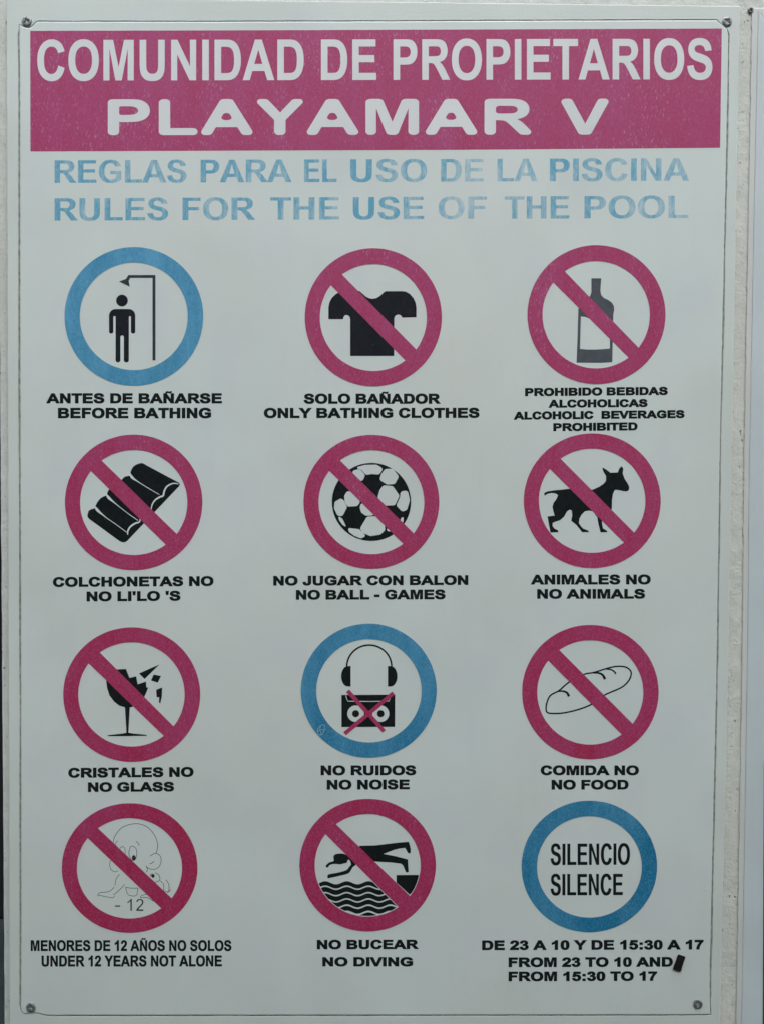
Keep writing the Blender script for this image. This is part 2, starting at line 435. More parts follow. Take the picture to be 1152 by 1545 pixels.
M_STEEL, nt, bs = material('weathered_zinc')
n1 = pos_noise(nt, (700, 700, 700), 4, 0.65)
nt.links.new(mix(nt, ramp(nt, n1, 0.35, 0.65), (0.10, 0.105, 0.105), (0.42, 0.43, 0.42)), bs.inputs['Base Color'])
bs.inputs['Metallic'].default_value = 0.55; bs.inputs['Roughness'].default_value = 0.48
bump(nt, bs, n1, 0.4, 0.0004)
M_GROOVE, nt, bs = material('shaded_grime')  # groove grime, with the gap's shadow line put into its colour
n1 = pos_noise(nt, (500, 500, 200), 4, 0.65)
nt.links.new(mix(nt, ramp(nt, n1, 0.35, 0.65), (0.16, 0.18, 0.155), (0.42, 0.45, 0.40)), bs.inputs['Base Color'])
bs.inputs['Roughness'].default_value = 0.9
M_TAPE_RECESS, nt, bs = material('black_tape_and_recess_shade')
n1 = pos_noise(nt, (500, 500, 500), 4, 0.7)
nt.links.new(mix(nt, ramp(nt, n1, 0.5, 0.68), (0.005, 0.005, 0.005), (0.030, 0.018, 0.018)), bs.inputs['Base Color'])
bs.inputs['Roughness'].default_value = 0.5
bump(nt, bs, n1, 0.5, 0.0006)

M_STUCCO, nt, bs = material('off_white_stucco')
n1 = pos_noise(nt, (95, 95, 95), 5, 0.65); n2 = pos_noise(nt, (420, 420, 420), 4, 0.7); n3 = pos_noise(nt, (12, 12, 4), 4, 0.6)
pit = pos_noise(nt, (260, 260, 190), 2, 0.5)
c = mix(nt, ramp(nt, n1, 0.3, 0.7), (0.61, 0.64, 0.585), (0.74, 0.77, 0.715))
c = mix(nt, ramp(nt, n3, 0.4, 0.75, 0, 0.6), c, (0.56, 0.585, 0.54))
c = mix(nt, ramp(nt, pit, 0.66, 0.76, 0, 0.75), c, (0.14, 0.14, 0.13))
nt.links.new(c, bs.inputs['Base Color']); bs.inputs['Roughness'].default_value = 0.92
gr = pos_noise(nt, (700, 700, 260), 3, 0.7)
c = mix(nt, ramp(nt, gr, 0.55, 0.8, 0, 0.3), c, (0.33, 0.32, 0.31))
pit2 = pos_noise(nt, (620, 620, 480), 2, 0.5)
c = mix(nt, ramp(nt, pit2, 0.68, 0.74, 0, 0.85), c, (0.09, 0.09, 0.085))
nt.links.new(c, bs.inputs['Base Color'])
hgt = mathn(nt, 'ADD', mathn(nt, 'MULTIPLY', n1, 1.0), mathn(nt, 'MULTIPLY', n2, 0.35))
hgt = mathn(nt, 'SUBTRACT', hgt, ramp(nt, pit, 0.68, 0.76, 0, 0.8))
bump(nt, bs, hgt, 0.7, 0.0014)

M_PAVE, nt, bs = material('grey_paving')
n1 = pos_noise(nt, (3, 3, 3), 5, 0.6); n2 = pos_noise(nt, (90, 90, 90), 4, 0.7)
c = mix(nt, ramp(nt, n1, 0.3, 0.7), (0.012, 0.015, 0.013), (0.024, 0.028, 0.025))
c = mix(nt, ramp(nt, n2, 0.4, 0.7, 0, 0.4), c, (0.008, 0.010, 0.009))
nt.links.new(c, bs.inputs['Base Color']); bs.inputs['Roughness'].default_value = 0.95; bs.inputs['Specular IOR Level'].default_value = 0.1
bump(nt, bs, n2, 0.4, 0.002)
M_DARK, nt, bs = material('shade_black_render')  # near-black carries the shade past the stucco wall's edge
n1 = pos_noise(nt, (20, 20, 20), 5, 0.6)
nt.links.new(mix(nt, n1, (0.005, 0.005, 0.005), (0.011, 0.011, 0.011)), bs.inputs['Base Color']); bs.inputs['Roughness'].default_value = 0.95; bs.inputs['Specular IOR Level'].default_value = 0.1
M_BLUEPAINT = flatink('blue_paint', (0.03, 0.10, 0.22), 0.4)

# ------------------------------------------------------------------ ground
me = bpy.data.meshes.new('ground')
S = 600.0
me.from_pydata([(-S, -S, 0), (S, -S, 0), (S, S, 0), (-S, S, 0)], [], [(0, 1, 2, 3)])
tag(link('ground', me, M_PAVE), kind='structure')

# unseen green slab added behind the camera: keeps the low sky off the lower half of the sign
def box(bm, x0, x1, y0, y1, z0, z1):
    v = [bm.verts.new(p) for p in ((x0, y0, z0), (x1, y0, z0), (x1, y1, z0), (x0, y1, z0), (x0, y0, z1), (x1, y0, z1), (x1, y1, z1), (x0, y1, z1))]
    for f in ((0, 3, 2, 1), (4, 5, 6, 7), (0, 1, 5, 4), (1, 2, 6, 5), (2, 3, 7, 6), (3, 0, 4, 7)): bm.faces.new([v[i] for i in f])
M_SKYBLOCK, nt, bs = material('sky_block_green')  # green chosen for the bounce this added slab throws on the sign
n1 = pos_noise(nt, (6, 6, 6), 5, 0.6)
nt.links.new(mix(nt, n1, (0.11, 0.135, 0.05), (0.15, 0.175, 0.07)), bs.inputs['Base Color']); bs.inputs['Roughness'].default_value = 0.9
bm = bmesh.new(); box(bm, -4.0, 4.0, -2.05, -1.85, 0, 3.75)
bmesh.ops.bevel(bm, geom=bm.edges[:], offset=0.015, segments=2, affect='EDGES')
me = bpy.data.meshes.new('added_sky_block'); bm.to_mesh(me); bm.free()
tag(link('added_sky_block', me, M_SKYBLOCK), 'unseen dull green slab added to block the low sky in front of the signs', 'wall')

# ------------------------------------------------------------------ the stuccoed wall the signs are screwed to
def wall_edge(z):
    """left arris of the wall, slightly out of plumb"""
    a, b = P(-1.2, 480, 0.0), P(6.6, 1545, 0.0)
    t = (z - a.z) / (b.z - a.z)
    return a.x + (b.x - a.x) * t + 0.0004 * (noise.noise(Vector((3.1, 0, z * 45))))
bm = bmesh.new()
zs = [0.0, 0.4, 0.8] + [1.1 + 0.006 * i for i in range(171)] + [2.3, 2.6, 3.0]
R_ = 0.0016
rows = []
for z in zs:
    x = wall_edge(z)
    r = [(x, 0.30), (x, R_ + 0.0001)]
    for i in range(1, 6):
        a = math.pi / 2 * i / 6
        r.append((x + R_ * (1 - math.cos(math.pi / 2 - (math.pi / 2 - a))), R_ * (1 - math.sin(a))))
    r += [(x + R_, 0.0), (x + 0.02, 0.0), (1.9, 0.0), (1.9, 0.30)]
    rows.append([bm.verts.new((px, py, z)) for px, py in r])
n = len(rows[0])
for a, b in zip(rows[:-1], rows[1:]):
    for i in range(n):
        j = (i + 1) % n
        bm.faces.new((a[i], a[j], b[j], b[i]))
bm.faces.new(rows[0][::-1]); bm.faces.new(rows[-1])
bmesh.ops.recalc_face_normals(bm, faces=bm.faces)
me = bpy.data.meshes.new('stucco_wall'); bm.to_mesh(me); bm.free()
tag(link('stucco_wall', me, M_STUCCO), 'off-white rough stucco wall with pits behind both signs', 'wall')

# wall further back, its shade put into a near-black colour, seen past the wall's edge
bm = bmesh.new()
box(bm, -4.5, -0.6, 2.75, 2.95, 0, 2.17)
bmesh.ops.bevel(bm, geom=bm.edges[:], offset=0.01, segments=2, affect='EDGES')
me = bpy.data.meshes.new('dark_wall'); bm.to_mesh(me); bm.free()
dw = tag(link('dark_wall', me, M_DARK), 'wall with its shade put into a near-black colour, behind the left edge of the stucco wall', 'wall')
bm = bmesh.new(); box(bm, -4.5, -0.6, 2.72, 2.98, 2.172, 2.42)
bmesh.ops.bevel(bm, geom=bm.edges[:], offset=0.012, segments=2, affect='EDGES')
me = bpy.data.meshes.new('coping'); bm.to_mesh(me); bm.free()
tag(link('coping', me, M_BLUEPAINT, dw), 'blue painted coping')

# ------------------------------------------------------------------ the pool rules sign
OUT_SLAB, OUT_FRAME, OUT_PLATE = 0.0059, 0.0062, 0.0066
OUT = lambda k: OUT_PLATE + 0.00003 + 0.00003 * k     # ink layer k on the sheet's face
base = P(560, 1545, 0.004); base.z -= 0.005
sign = empty('notice_sign', base)
tag(sign, 'large white pool rules sign with crimson header band and twelve round pictograms', 'sign')

def jag(x, y, amp, s=0.11):
    return amp * noise.noise(Vector((x * s, y * s, 4.2))) + amp * 0.6 * noise.noise(Vector((x * s * 3.3, y * s * 3.3, 9.2)))
def resample(p, step):
    out = []
    for i in range(len(p)):
        a, b = p[i], p[(i + 1) % len(p)]
        n = max(1, int(math.hypot(b[0] - a[0], b[1] - a[1]) / step))
        out += [(a[0] + (b[0] - a[0]) * j / n, a[1] + (b[1] - a[1]) * j / n) for j in range(n)]
    return out
def rough_line(p, ax, ay, step=7):
    return [(x + jag(x, y, ax), y + jag(y, x, ay)) for x, y in resample(p, step)]

def slab(loops, front, back, bevel=0.0, levels=3, top_scale=None):
    """solid between two planes; loops[0] outer, others openings; front rim rolled over by bevel (ruler units)"""
    bm = bmesh.new()
    rings = []
    for li, lp in enumerate(loops):
        s = -1 if li else 1
        if (area(lp) > 0) != (li == 0): lp = lp[::-1]
        lp_prof = []
        if bevel:
            for j in range(levels + 1):
                a = math.pi / 2 * j / levels
                inset = -bevel * (1 - math.cos(a)) * 1.0
                dep = front - bevel * 0.00022 * (1 - math.sin(a)) if True else front
                q = grow(lp, inset, inset)
                lp_prof.append([P(x, y, dep) for x, y in q])
            lp_prof.insert(0, [P(x, y, back) for x, y in lp])
            final = grow(lp, -bevel, -bevel)
        else:
            lp_prof = [[P(x, y, back) for x, y in lp], [P(x, y, front) for x, y in lp]]
            final = lp
        vr = [[bm.verts.new(p) for p in ring] for ring in lp_prof]
        for a, b in zip(vr[:-1], vr[1:]):
            for i in range(len(a)):
                j = (i + 1) % len(a)
                bm.faces.new((a[i], a[j], b[j], b[i]))
        rings.append((final, vr[-1], vr[0]))
    allv = [v for f, t, b in rings for v in t]
    pts = [[Vector((x, -y, 0)) for x, y in f] for f, t, b in rings]
    for t in tessellate_polygon(pts):
        try: bm.faces.new([allv[i] for i in t])
        except ValueError: pass
    allb = [v for f, t, b in rings for v in b]
    for t in tessellate_polygon([[Vector((v.co.x, v.co.z, 0)) for v in b] for f, tt, b in rings]):
        try: bm.faces.new([allb[i] for i in t])
        except ValueError: pass
    bmesh.ops.recalc_face_normals(bm, faces=bm.faces)
    me = bpy.data.meshes.new('slab'); bm.to_mesh(me); bm.free()
    return me

# outer edge of the backing panel
outer = [(10.6, -4), (1114.8, 9.5), (1102.3, 700), (1097, 1000), (1084.4, 1560), (15.2, 1560), (12.6, 620)]
# sheet outline: notched round the upper screws, cut back round the lower left one
plate = [(1080, 30.6), (1083.5, 34), (1088, 37.5), (1092, 40.5), (1096, 45), (1097.5, 52), (1096.5, 120), (1092, 330),
         (1084.2, 700), (1080, 1000), (1071.5, 1385), (1069.3, 1470), (1069.6, 1500), (1070.5, 1530.5), (1020, 1531),
         (72, 1531.8), (62, 1529.6), (54, 1528), (46, 1529), (38, 1529.6), (34, 1527), (32.2, 1522),
         (32.6, 1385), (32.2, 950), (31.2, 600), (30.8, 300), (30.6, 120), (29.9, 37), (33, 39.5), (38, 41.5), (43, 42.4), (47.5, 41.4),
         (51, 38), (54.5, 34.2), (58.5, 32.8), (300, 33), (576, 32.4), (800, 31.4)]
plate_r = rough_line(plate, 0.35, 0.25)
def gap(x, y):
    if (x > 1086 and y < 50) or (36 < x < 55 and y > 1500): return 0.3
    if x > 1000 and 48 < y < 1500: return 2.5 + 1.2 * noise.noise(Vector((0, y * 0.008, 1.7))) + 0.5 * noise.noise(Vector((0, y * 0.07, 1.7)))
    if x < 40 and 45 < y < 1520: return 2.6 + 0.9 * noise.noise(Vector((5, y * 0.006, 2.7)))
    return 1.3 + 0.4 * noise.noise(Vector((x * 0.03, y * 0.03, 3.3)))
pl = plate_r if area(plate_r) > 0 else plate_r[::-1]
opening = []
for i in range(len(pl)):
    x, y = pl[i]
    g = grow([pl[i - 1], pl[i], pl[(i + 1) % len(pl)]], 0, 0)
    a, c = pl[i - 1], pl[(i + 1) % len(pl)]
    dx, dy = c[0] - a[0], c[1] - a[1]; l = math.hypot(dx, dy) or 1
    k = gap(x, y)
    opening.append((x + dy / l * k, y - dx / l * k))
me = slab([rough_line(outer, 0.25, 0.25, 9), opening], OUT_FRAME, OUT_SLAB, 0.9)
link('backing_panel', me, M_BACK, sign)
me = slab([grow(outer, -1.2, -1.2) if area(outer) > 0 else grow(outer[::-1], -1.2, -1.2)], OUT_SLAB - 0.0001, 0.0006)
link('groove_backing', me, M_GROOVE, sign)
me = slab([plate_r], OUT_PLATE, OUT_SLAB + 0.0001, 1.6, 4)
for p_ in me.polygons: p_.use_smooth = False
face = link('face_sheet', me, M_PLATE, sign)

# header band with its two lines
F = Flat()
band = [(46, 46.5), (400, 45.6), (760, 44.3), (1088, 43), (1085.3, 223), (700, 226), (46.3, 228.5)]
F.poly([rough_line(band, 0.12, 0.12, 10)], OUT(0))
hb = F.build('header_band', M_PINK, sign)
tag(hb, 'crimson header band with white lettering')
F = Flat()
yb = lambda x: 121.6 - (x - 57) * 2.0 / 1017
for w, a, b in (('COMUNIDAD', 56.5, 458.5), ('DE', 484.5, 567.5), ('PROPIETARIOS', 593, 1073.8)):
    write(F, w, a, b, yb(a), yb(b), 61.3, OUT(1), 0.25)
F.build('title_lettering', M_LETTER, hb)
F = Flat()
write(F, 'PLAYAMAR', 163, 804.5, 204.0, 203.2, 54.3, OUT(1), 0.3, 0.9, rnd=125)
write(F, 'V', 843.5, 919.5, 203.2, 203.0, 54.3, OUT(1), 0.3, 0.9, rnd=125)
F.build('title_lettering', M_LETTER, hb)

# bleached blue headings
def head(words, y0, y1, h):
    F = Flat()
    for w, a, b, f0, f1 in words:
        t = lambda x: y0 + (y1 - y0) * (x - 82) / (1038 - 82)
        n = len(w)
        write(F, w, a, b, t(a), t(b), h, OUT(0), 0.55, -0.55,
              fade=lambda i, ch: f0 + (f1 - f0) * i / max(1, n - 1) + random.uniform(-0.08, 0.08))
    return F.build('heading_lettering', M_HEAD, sign)
head((('REGLAS', 82.8, 281.6, .05, .3), ('PARA', 303, 439.6, .0, .25), ('EL', 459, 508, .15, .3), ('USO', 528.5, 643.6, .0, .4),
      ('DE', 664.5, 729, .48, .5), ('LA', 749.6, 810.4, .25, .5), ('PISCINA', 828.8, 1038.8, .1, .5)), 275.9, 272.6, 34)
head((('RULES', 82.8, 254, .1, .2), ('FOR', 275.8, 385, .05, .3), ('THE', 408, 511.5, .25, .3), ('USE', 532.5, 639, .05, .2),
      ('OF', 660.6, 733.6, .54, .54), ('THE', 760.8, 858, .45, .2), ('POOL', 880.8, 1037.4, .2, .5)), 332.8, 328.8, 33.6)

# ------------------------------------------------------------------ pictograms
class Crop:
    """a measured patch: origin and scale of the patch on the ruler"""
    def __init__(self, x, y, k): self.x, self.y, self.k = x, y, k
    def p(self, X, Y): return (self.x + X * self.k, self.y + Y * self.k)
    def m(self, pts): return [self.p(*q) for q in pts]

def ring(crop, box, ibox, slash, mat, label):
    """prohibition or command ring; returns its object and inner ellipse"""
    (x0, x1, y0, y1), (u0, u1, v0, v1) = box, ibox
    c = crop.p((x0 + x1) / 2, (y0 + y1) / 2); rx, ry = (x1 - x0) / 2 * crop.k, (y1 - y0) / 2 * crop.k
    ci = crop.p((u0 + u1) / 2, (v0 + v1) / 2); ix, iy = (u1 - u0) / 2 * crop.k, (v1 - v0) / 2 * crop.k
    F = Flat()
    wob = lambda L: [(x + jag(x, y, 0.18), y + jag(y, x, 0.18)) for x, y in L]
    F.strip(wob(ell(*c, rx, ry, 128)), wob(ell(*ci, ix, iy, 128)), OUT(4), closed=True)
    if slash:
        up, lo = crop.m(slash[0]), crop.m(slash[1])
        def hit(a, b):
            dx, dy = b[0] - a[0], b[1] - a[1]
            X, Y = (a[0] - ci[0]) / ix, (a[1] - ci[1]) / iy
            U, V = dx / ix, dy / iy
            A, B, C = U * U + V * V, 2 * (X * U + Y * V), X * X + Y * Y - 1.012
            s = math.sqrt(max(0, B * B - 4 * A * C))
            out = []
            for t in ((-B - s) / (2 * A), (-B + s) / (2 * A)):
                out.append(math.atan2(-(Y + t * V), X + t * U))
            return out
        u, l = hit(*up), hit(*lo)
        def arc(a, b):
            while b - a > math.pi: b -= 2 * math.pi
            while a - b > math.pi: b += 2 * math.pi
            return [(ci[0] + ix * 1.006 * math.cos(a + (b - a) * i / 8), ci[1] - iy * 1.006 * math.sin(a + (b - a) * i / 8)) for i in range(9)]
        F.poly([arc(l[0], u[0]) + arc(u[1], l[1])], OUT(3))
    o = F.build('pictogram', mat, sign)
    tag(o, label)
    return o, ci, ix, iy

def caption(lines, mat=None):
    F = Flat()
    for t, a, b, y0, y1, h, *w in lines:
        wx, wy = (w + [None, None])[:2] if w else (0.82, 0.70)
        write(F, t, a, b, y0, y1, h, OUT(0), wx, wy)
    return F.build('caption', mat or M_BLACK, sign)

# --- shower before bathing
c = Crop(50, 360, 300 / 1152)
r, *_ = ring(c, (183, 987, 49, 852), (272, 897, 138, 762), None, M_BLUE, 'pale blue ring round a person under a shower')
F = Flat()
F.poly([ell(*c.p(516, 359), 34 * c.k, 34 * c.k, 40)], OUT(0))
body = [(441, 408), (593, 408), (593, 550), (568, 550), (568, 449), (556, 449), (556, 717), (527, 717), (527, 561), (507, 561), (507, 717), (479, 717), (479, 449), (466, 449), (466, 550), (441, 550)]
q = []
for i, pt in enumerate(body):
    q.append(pt)
rb = []
radii = {0: 38, 1: 38, 2: 11, 3: 11, 4: 5, 5: 5, 6: 13, 7: 13, 8: 9, 9: 9, 10: 13, 11: 13, 12: 5, 13: 5, 14: 11, 15: 11}
def fillets(p, rad):
    s = 1 if area(p) > 0 else -1; out = []
    for i in range(len(p)):
        a, b, d = p[i - 1], p[i], p[(i + 1) % len(p)]
        u = (a[0] - b[0], a[1] - b[1]); v = (d[0] - b[0], d[1] - b[1]); lu, lv = math.hypot(*u), math.hypot(*v)
        k = min(rad.get(i, 0), lu * .499, lv * .499)
        if k <= 0: out.append(b); continue
        p0 = (b[0] + u[0] / lu * k, b[1] + u[1] / lu * k); p1 = (b[0] + v[0] / lv * k, b[1] + v[1] / lv * k)
        for j in range(7):
            t = j / 6; w0, w1, w2 = (1 - t) ** 2, 2 * t * (1 - t) * .707, t * t; sm = w0 + w1 + w2
            out.append(((w0 * p0[0] + w1 * b[0] + w2 * p1[0]) / sm, (w0 * p0[1] + w1 * b[1] + w2 * p1[1]) / sm))
    return out
F.poly([c.m(fillets(body, radii))], OUT(0))
F.build('person_figure', M_BLACK2, r)
F = Flat()
F.poly([c.m([(553, 211), (710, 211), (710, 706), (693, 706), (693, 228), (563, 228), (555, 245), (561, 279), (499, 249), (540, 233)])], OUT(0))
F.build('shower_figure', M_POLE, r)
caption([('ANTES DE BAÑARSE', 70.3, 335.3, 608.7, 608.7, 15.4), ('BEFORE BATHING', 87.8, 319, 631.2, 631.2, 15.9)])

# --- t-shirt
c = Crop(390, 360, 340 / 1152)
r, *_ = ring(c, (237, 935, 49, 755), (314, 858, 130, 677), (((428, 185), (807, 570)), ((372, 240), (748, 622))), M_PINK, 'crimson crossed ring over a black t-shirt')
F = Flat()
sh = [(516, 268)] + [(548 - 0, 296), (563, 304), (581, 308), (602, 304), (622, 292), (638, 276), (648, 269)] + \
     [(735, 269), (752, 272), (772, 283), (790, 304), (801, 328), (805, 352), (805, 402), (732, 404), (729, 396), (722, 390), (712, 388), (702, 391), (695, 398), (692, 408), (691, 600), (469, 600), (469, 412)] + \
     [(466, 400), (459, 393), (450, 390), (441, 393), (435, 401), (433, 412), (358, 412), (358, 352), (363, 326), (375, 303), (395, 284), (415, 272), (432, 268)]
F.poly([c.m(sh)], OUT(0))
F.build('shirt_figure', M_BLACK2, r)
caption([('SOLO BAÑADOR', 458.5, 663.6, 609.3, 609.3, 15.4), ('ONLY BATHING CLOTHES', 398.3, 722.6, 630.9, 630.6, 15.4)])

# --- bottle
c = Crop(760, 360, 300 / 1152)
r, *_ = ring(c, (134, 933, 38, 843), (221, 843, 130, 752), (((355, 195), (775, 630)), ((292, 262), (717, 686))), M_PINK, 'crimson crossed ring over a grey bottle')
F = Flat()
bt = [(504, 230), (561, 230), (556, 300), (560, 325), (575, 343), (600, 355), (622, 370), (634, 390), (636, 412), (631, 440), (629, 520), (625, 716), (560, 720), (418, 719), (424, 560), (428, 412), (432, 385), (452, 360), (480, 345), (496, 333), (504, 312)]
lb = [(443, 451), (470, 454), (500, 466), (540, 480), (612, 505), (611, 637), (570, 641), (525, 643), (480, 643), (438, 639)]
F.poly([c.m(bt), c.m(lb)], OUT(0))
F.build('bottle_figure', M_BOTTLE, r)
caption([('PROHIBIDO BEBIDAS', 791.2, 1006.5, 597.9, 596.0, 12.4), ('ALCOHOLICAS', 826.7, 976, 615.3, 614.2, 12.2),
         ('ALCOHOLIC  BEVERAGES', 774.3, 1031.8, 633.4, 630.9, 12.2), ('PROHIBITED', 833.7, 961, 650.7, 649.4, 12.2)])

# --- air mattress
c = Crop(60, 645, 290 / 1152)
r, *_ = ring(c, (152, 976, 43, 855), (243, 886, 135, 764), (((372, 198), (822, 638)), ((310, 263), (757, 702))), M_PINK, 'crimson crossed ring over a black air mattress')
F = Flat()
lilo = spline([(600, 215), (618, 214), (640, 226)], k=3) + [(836, 331), (841, 342), (836, 352)] + [(525, 680), (512, 688), (495, 688), (478, 680)] + [(298, 548), (288, 535), (288, 520), (294, 500), (308, 490), (330, 485)] + \
       spline([(330, 485), (342, 455), (365, 425), (388, 412), (402, 408)])[1:] + spline([(402, 408), (412, 378), (440, 345), (470, 330), (493, 312)])[1:] + spline([(493, 312), (510, 296), (530, 290), (543, 287), (547, 262), (562, 235), (580, 222)])[1:]
F.poly([c.m(lilo)], OUT(0))
F.build('mattress_figure', M_BLACK, r)
F = Flat()
for pts, w in (([(541, 274), (556, 300), (600, 331), (660, 368), (718, 402)], 0), ([(402, 402), (418, 424), (470, 468), (530, 515), (590, 557)], 0), ([(334, 474), (350, 498), (400, 540), (460, 582), (522, 628)], 0)):
    F.stroke(c.m(spline(pts)), 11 * c.k, OUT(1), taper=lambda t: 0.35 + 1.1 * math.exp(-((t - .22) / .16) ** 2))
for pts in ([(832, 338), (800, 335), (765, 352), (748, 380), (741, 408), (722, 416), (694, 434), (676, 460), (669, 490)], [(603, 545), (598, 566), (572, 575), (545, 594), (530, 618), (528, 642)]):
    F.stroke(c.m(spline(pts)), 8 * c.k, OUT(1), taper=lambda t: 0.7 + 0.6 * math.sin(t * 3.14))
F.build('seam_lines', M_WHITE, r)
caption([('COLCHONETAS NO', 80.1, 322.6, 885.7, 884.2, 15), ("NO LI'LO 'S", 131, 272.7, 907.5, 906.4, 15)])

# --- football
c = Crop(400, 645, 320 / 1152)
r, *_ = ring(c, (209, 943, 40, 768), (291, 862, 123, 688), (((410, 182), (803, 573)), ((352, 238), (748, 632))), M_PINK, 'crimson crossed ring over a football')
F = Flat()
F.poly([ell(*c.p(576.5, 404.5), 213.5 * c.k, 212 * c.k, 96)], OUT(0))
F.build('ball_figure', M_BLACK, r)
F = Flat()
for pts in ([(462, 237), (515, 225), (543, 258), (528, 298), (495, 275)],
            [(488, 219), (540, 203), (605, 202), (643, 223), (618, 256), (580, 253), (548, 258), (522, 229)],
            [(650, 225), (692, 224), (725, 266), (703, 307), (660, 310), (620, 284), (630, 252)],
            [(640, 314), (692, 318), (728, 370), (703, 423), (645, 424), (610, 380), (622, 338)],
            [(733, 347), (772, 341), (784, 395), (768, 448), (742, 458), (710, 424), (731, 377)],
            [(450, 338), (480, 362), (519, 403), (500, 427), (448, 430), (432, 402), (430, 370)],
            [(377, 404), (412, 384), (427, 395), (446, 432), (420, 483), (393, 478), (375, 440)],
            [(520, 410), (560, 420), (606, 478), (546, 479), (522, 462), (514, 435)],
            [(553, 484), (606, 481), (648, 524), (650, 558), (625, 582), (572, 590), (530, 572), (514, 550)],
            [(450, 545), (510, 552), (551, 590), (520, 603), (482, 587), (455, 566)],
            [(396, 478), (420, 495), (444, 545), (420, 528), (402, 503)],
            [(738, 488), (750, 486), (748, 520), (728, 514)],
            [(655, 545), (692, 562), (663, 566)]):
    F.poly([c.m(fillet(pts, 16, k=4, amin=0.3))], OUT(1))
F.build('ball_panels', M_WHITE, r)
caption([('NO JUGAR CON BALON', 412.5, 705.7, 883.6, 882.6, 14.8), ('NO BALL - GAMES', 446.7, 671.4, 904.9, 904.2, 14.8)])

# --- dog
c = Crop(760, 645, 280 / 1152)
r, *_ = ring(c, (121, 970, 37, 873), (214, 875, 131, 778), (((353, 198), (805, 652)), ((288, 262), (738, 710))), M_PINK, 'crimson crossed ring over a black dog')
F = Flat()
dog = [(247, 406), (270, 396), (310, 390), (355, 386), (405, 380), (480, 388), (550, 385), (590, 367), (615, 350), (630, 332), (631, 302), (615, 275), (608, 255), (612, 249), (636, 264), (658, 281), (704, 279), (712, 256), (727, 240), (738, 254), (734, 286), (748, 322), (764, 345), (775, 368), (773, 388), (760, 397), (738, 395), (705, 388), (686, 387), (674, 412), (668, 450), (667, 505), (645, 545), (606, 583),
       (607, 602), (612, 626), (636, 641), (639, 650), (597, 651), (590, 625), (583, 598), (577, 558), (550, 520), (525, 516), (500, 520), (480, 540), (466, 565), (462, 592), (474, 612), (488, 627), (520, 640), (526, 650), (482, 650), (470, 634), (446, 604), (415, 579), (421, 545), (418, 515), (404, 510), (388, 522), (372, 552), (345, 576), (318, 584), (300, 592), (299, 612), (312, 628), (333, 638), (336, 650), (286, 652), (280, 620), (274, 590), (268, 552), (312, 547), (304, 520), (298, 492), (306, 466), (323, 444), (333, 420), (318, 410), (295, 406), (270, 411), (249, 423)]
F.poly([c.m(dog)], OUT(0))
F.build('dog_figure', M_BLACK, r)
caption([('ANIMALES NO', 800, 980.8, 882, 881.8, 15), ('NO ANIMALS', 809.4, 972.3, 903.5, 903.3, 14.7)])

# --- broken glass
c = Crop(60, 930, 290 / 1152)
r, *_ = ring(c, (142, 963, 66, 872), (232, 870, 155, 780), (((367, 222), (804, 660)), ((300, 287), (742, 714))), M_PINK, 'crimson crossed ring over a broken wine glass')
F = Flat()
F.poly([c.m([(440, 319), (518, 315), (539, 369), (579, 359), (588, 407), (638, 391), (640, 425), (651, 426), (642, 452), (628, 482), (600, 515), (575, 533), (555, 543), (541, 546), (533, 697), (560, 702), (640, 710), (644, 716), (525, 718), (407, 718), (410, 712), (500, 702), (521, 697), (512, 545), (480, 536), (448, 512), (420, 475), (405, 430), (399, 385), (405, 350)])], OUT(0))
F.poly([c.m([(596, 342), (719, 288), (630, 375)])], OUT(0))
F.poly([c.m([(668, 384), (684, 349), (728, 357), (709, 397)])], OUT(0))
F.poly([c.m([(699, 440), (735, 426), (733, 480), (724, 522), (716, 516), (717, 484), (702, 485)])], OUT(0))
F.build('glass_figure', M_BLACK, r)
caption([('CRISTALES NO', 103.3, 292.5, 1173.6, 1172.2, 15), ('NO GLASS', 133, 263.1, 1195, 1194.2, 14.6)])

# --- noise
c = Crop(420, 930, 280 / 1152)
r, *_ = ring(c, (140, 980, 45, 877), (236, 886, 141, 783), None, M_BLUE, 'blue ring round headphones and a crossed out radio')
F = Flat()
F.stroke([c.p(563 + 138 * math.cos(a), 312 - 134 * math.sin(a)) for a in [math.pi * i / 40 for i in range(41)]], 10.5 * c.k, OUT(0))
for s in (-1, 1):
    pts = [(563 + s * 114, 308), (563 + s * 114, 436)] + [(563 + s * (133 + 40 * math.sin(a)), 372 + 63 * math.cos(a)) for a in [math.pi * i / 16 for i in range(17)]]
    F.poly([c.m(pts)], OUT(0))
F.build('headphones_figure', M_BLACK, r)
F = Flat()
F.poly([c.m([(392, 488), (722, 486), (721, 686), (392, 687)])], OUT(0))
for cx in (480, 634): F.poly([ell(*c.p(cx, 604), 22 * c.k, 22 * c.k, 32)], OUT(2))
F.build('radio_figure', M_BLACK, r)
F = Flat()
for cx in (480, 634): F.poly([ell(*c.p(cx, 604), 51.5 * c.k, 51.5 * c.k, 48)], OUT(1))
F.stroke(c.m([(419, 491), (424, 510), (431, 526), (560, 528), (686, 526), (690, 510), (682, 498)]), 4.5 * c.k, OUT(1))
F.build('radio_dials', M_WHITE, r)
F = Flat()
F.stroke(c.m([(430, 462), (655, 714)]), 25 * c.k, OUT(3))
F.stroke(c.m([(712, 476), (412, 728)]), 25 * c.k, OUT(4))
F.build('cross', M_PINK, r)
F = Flat()
leaf = spline([(285, 672), (256, 684), (243, 706), (246, 728), (262, 736), (282, 716), (287, 690)], True)
F.stroke(c.m(leaf), 3.0 * c.k, OUT(5), closed=True)
F.stroke(c.m([(262, 680), (258, 700), (268, 740)]), 2.4 * c.k, OUT(6))
F.stroke(c.m([(246, 712), (270, 702), (284, 704)]), 2.4 * c.k, OUT(7))
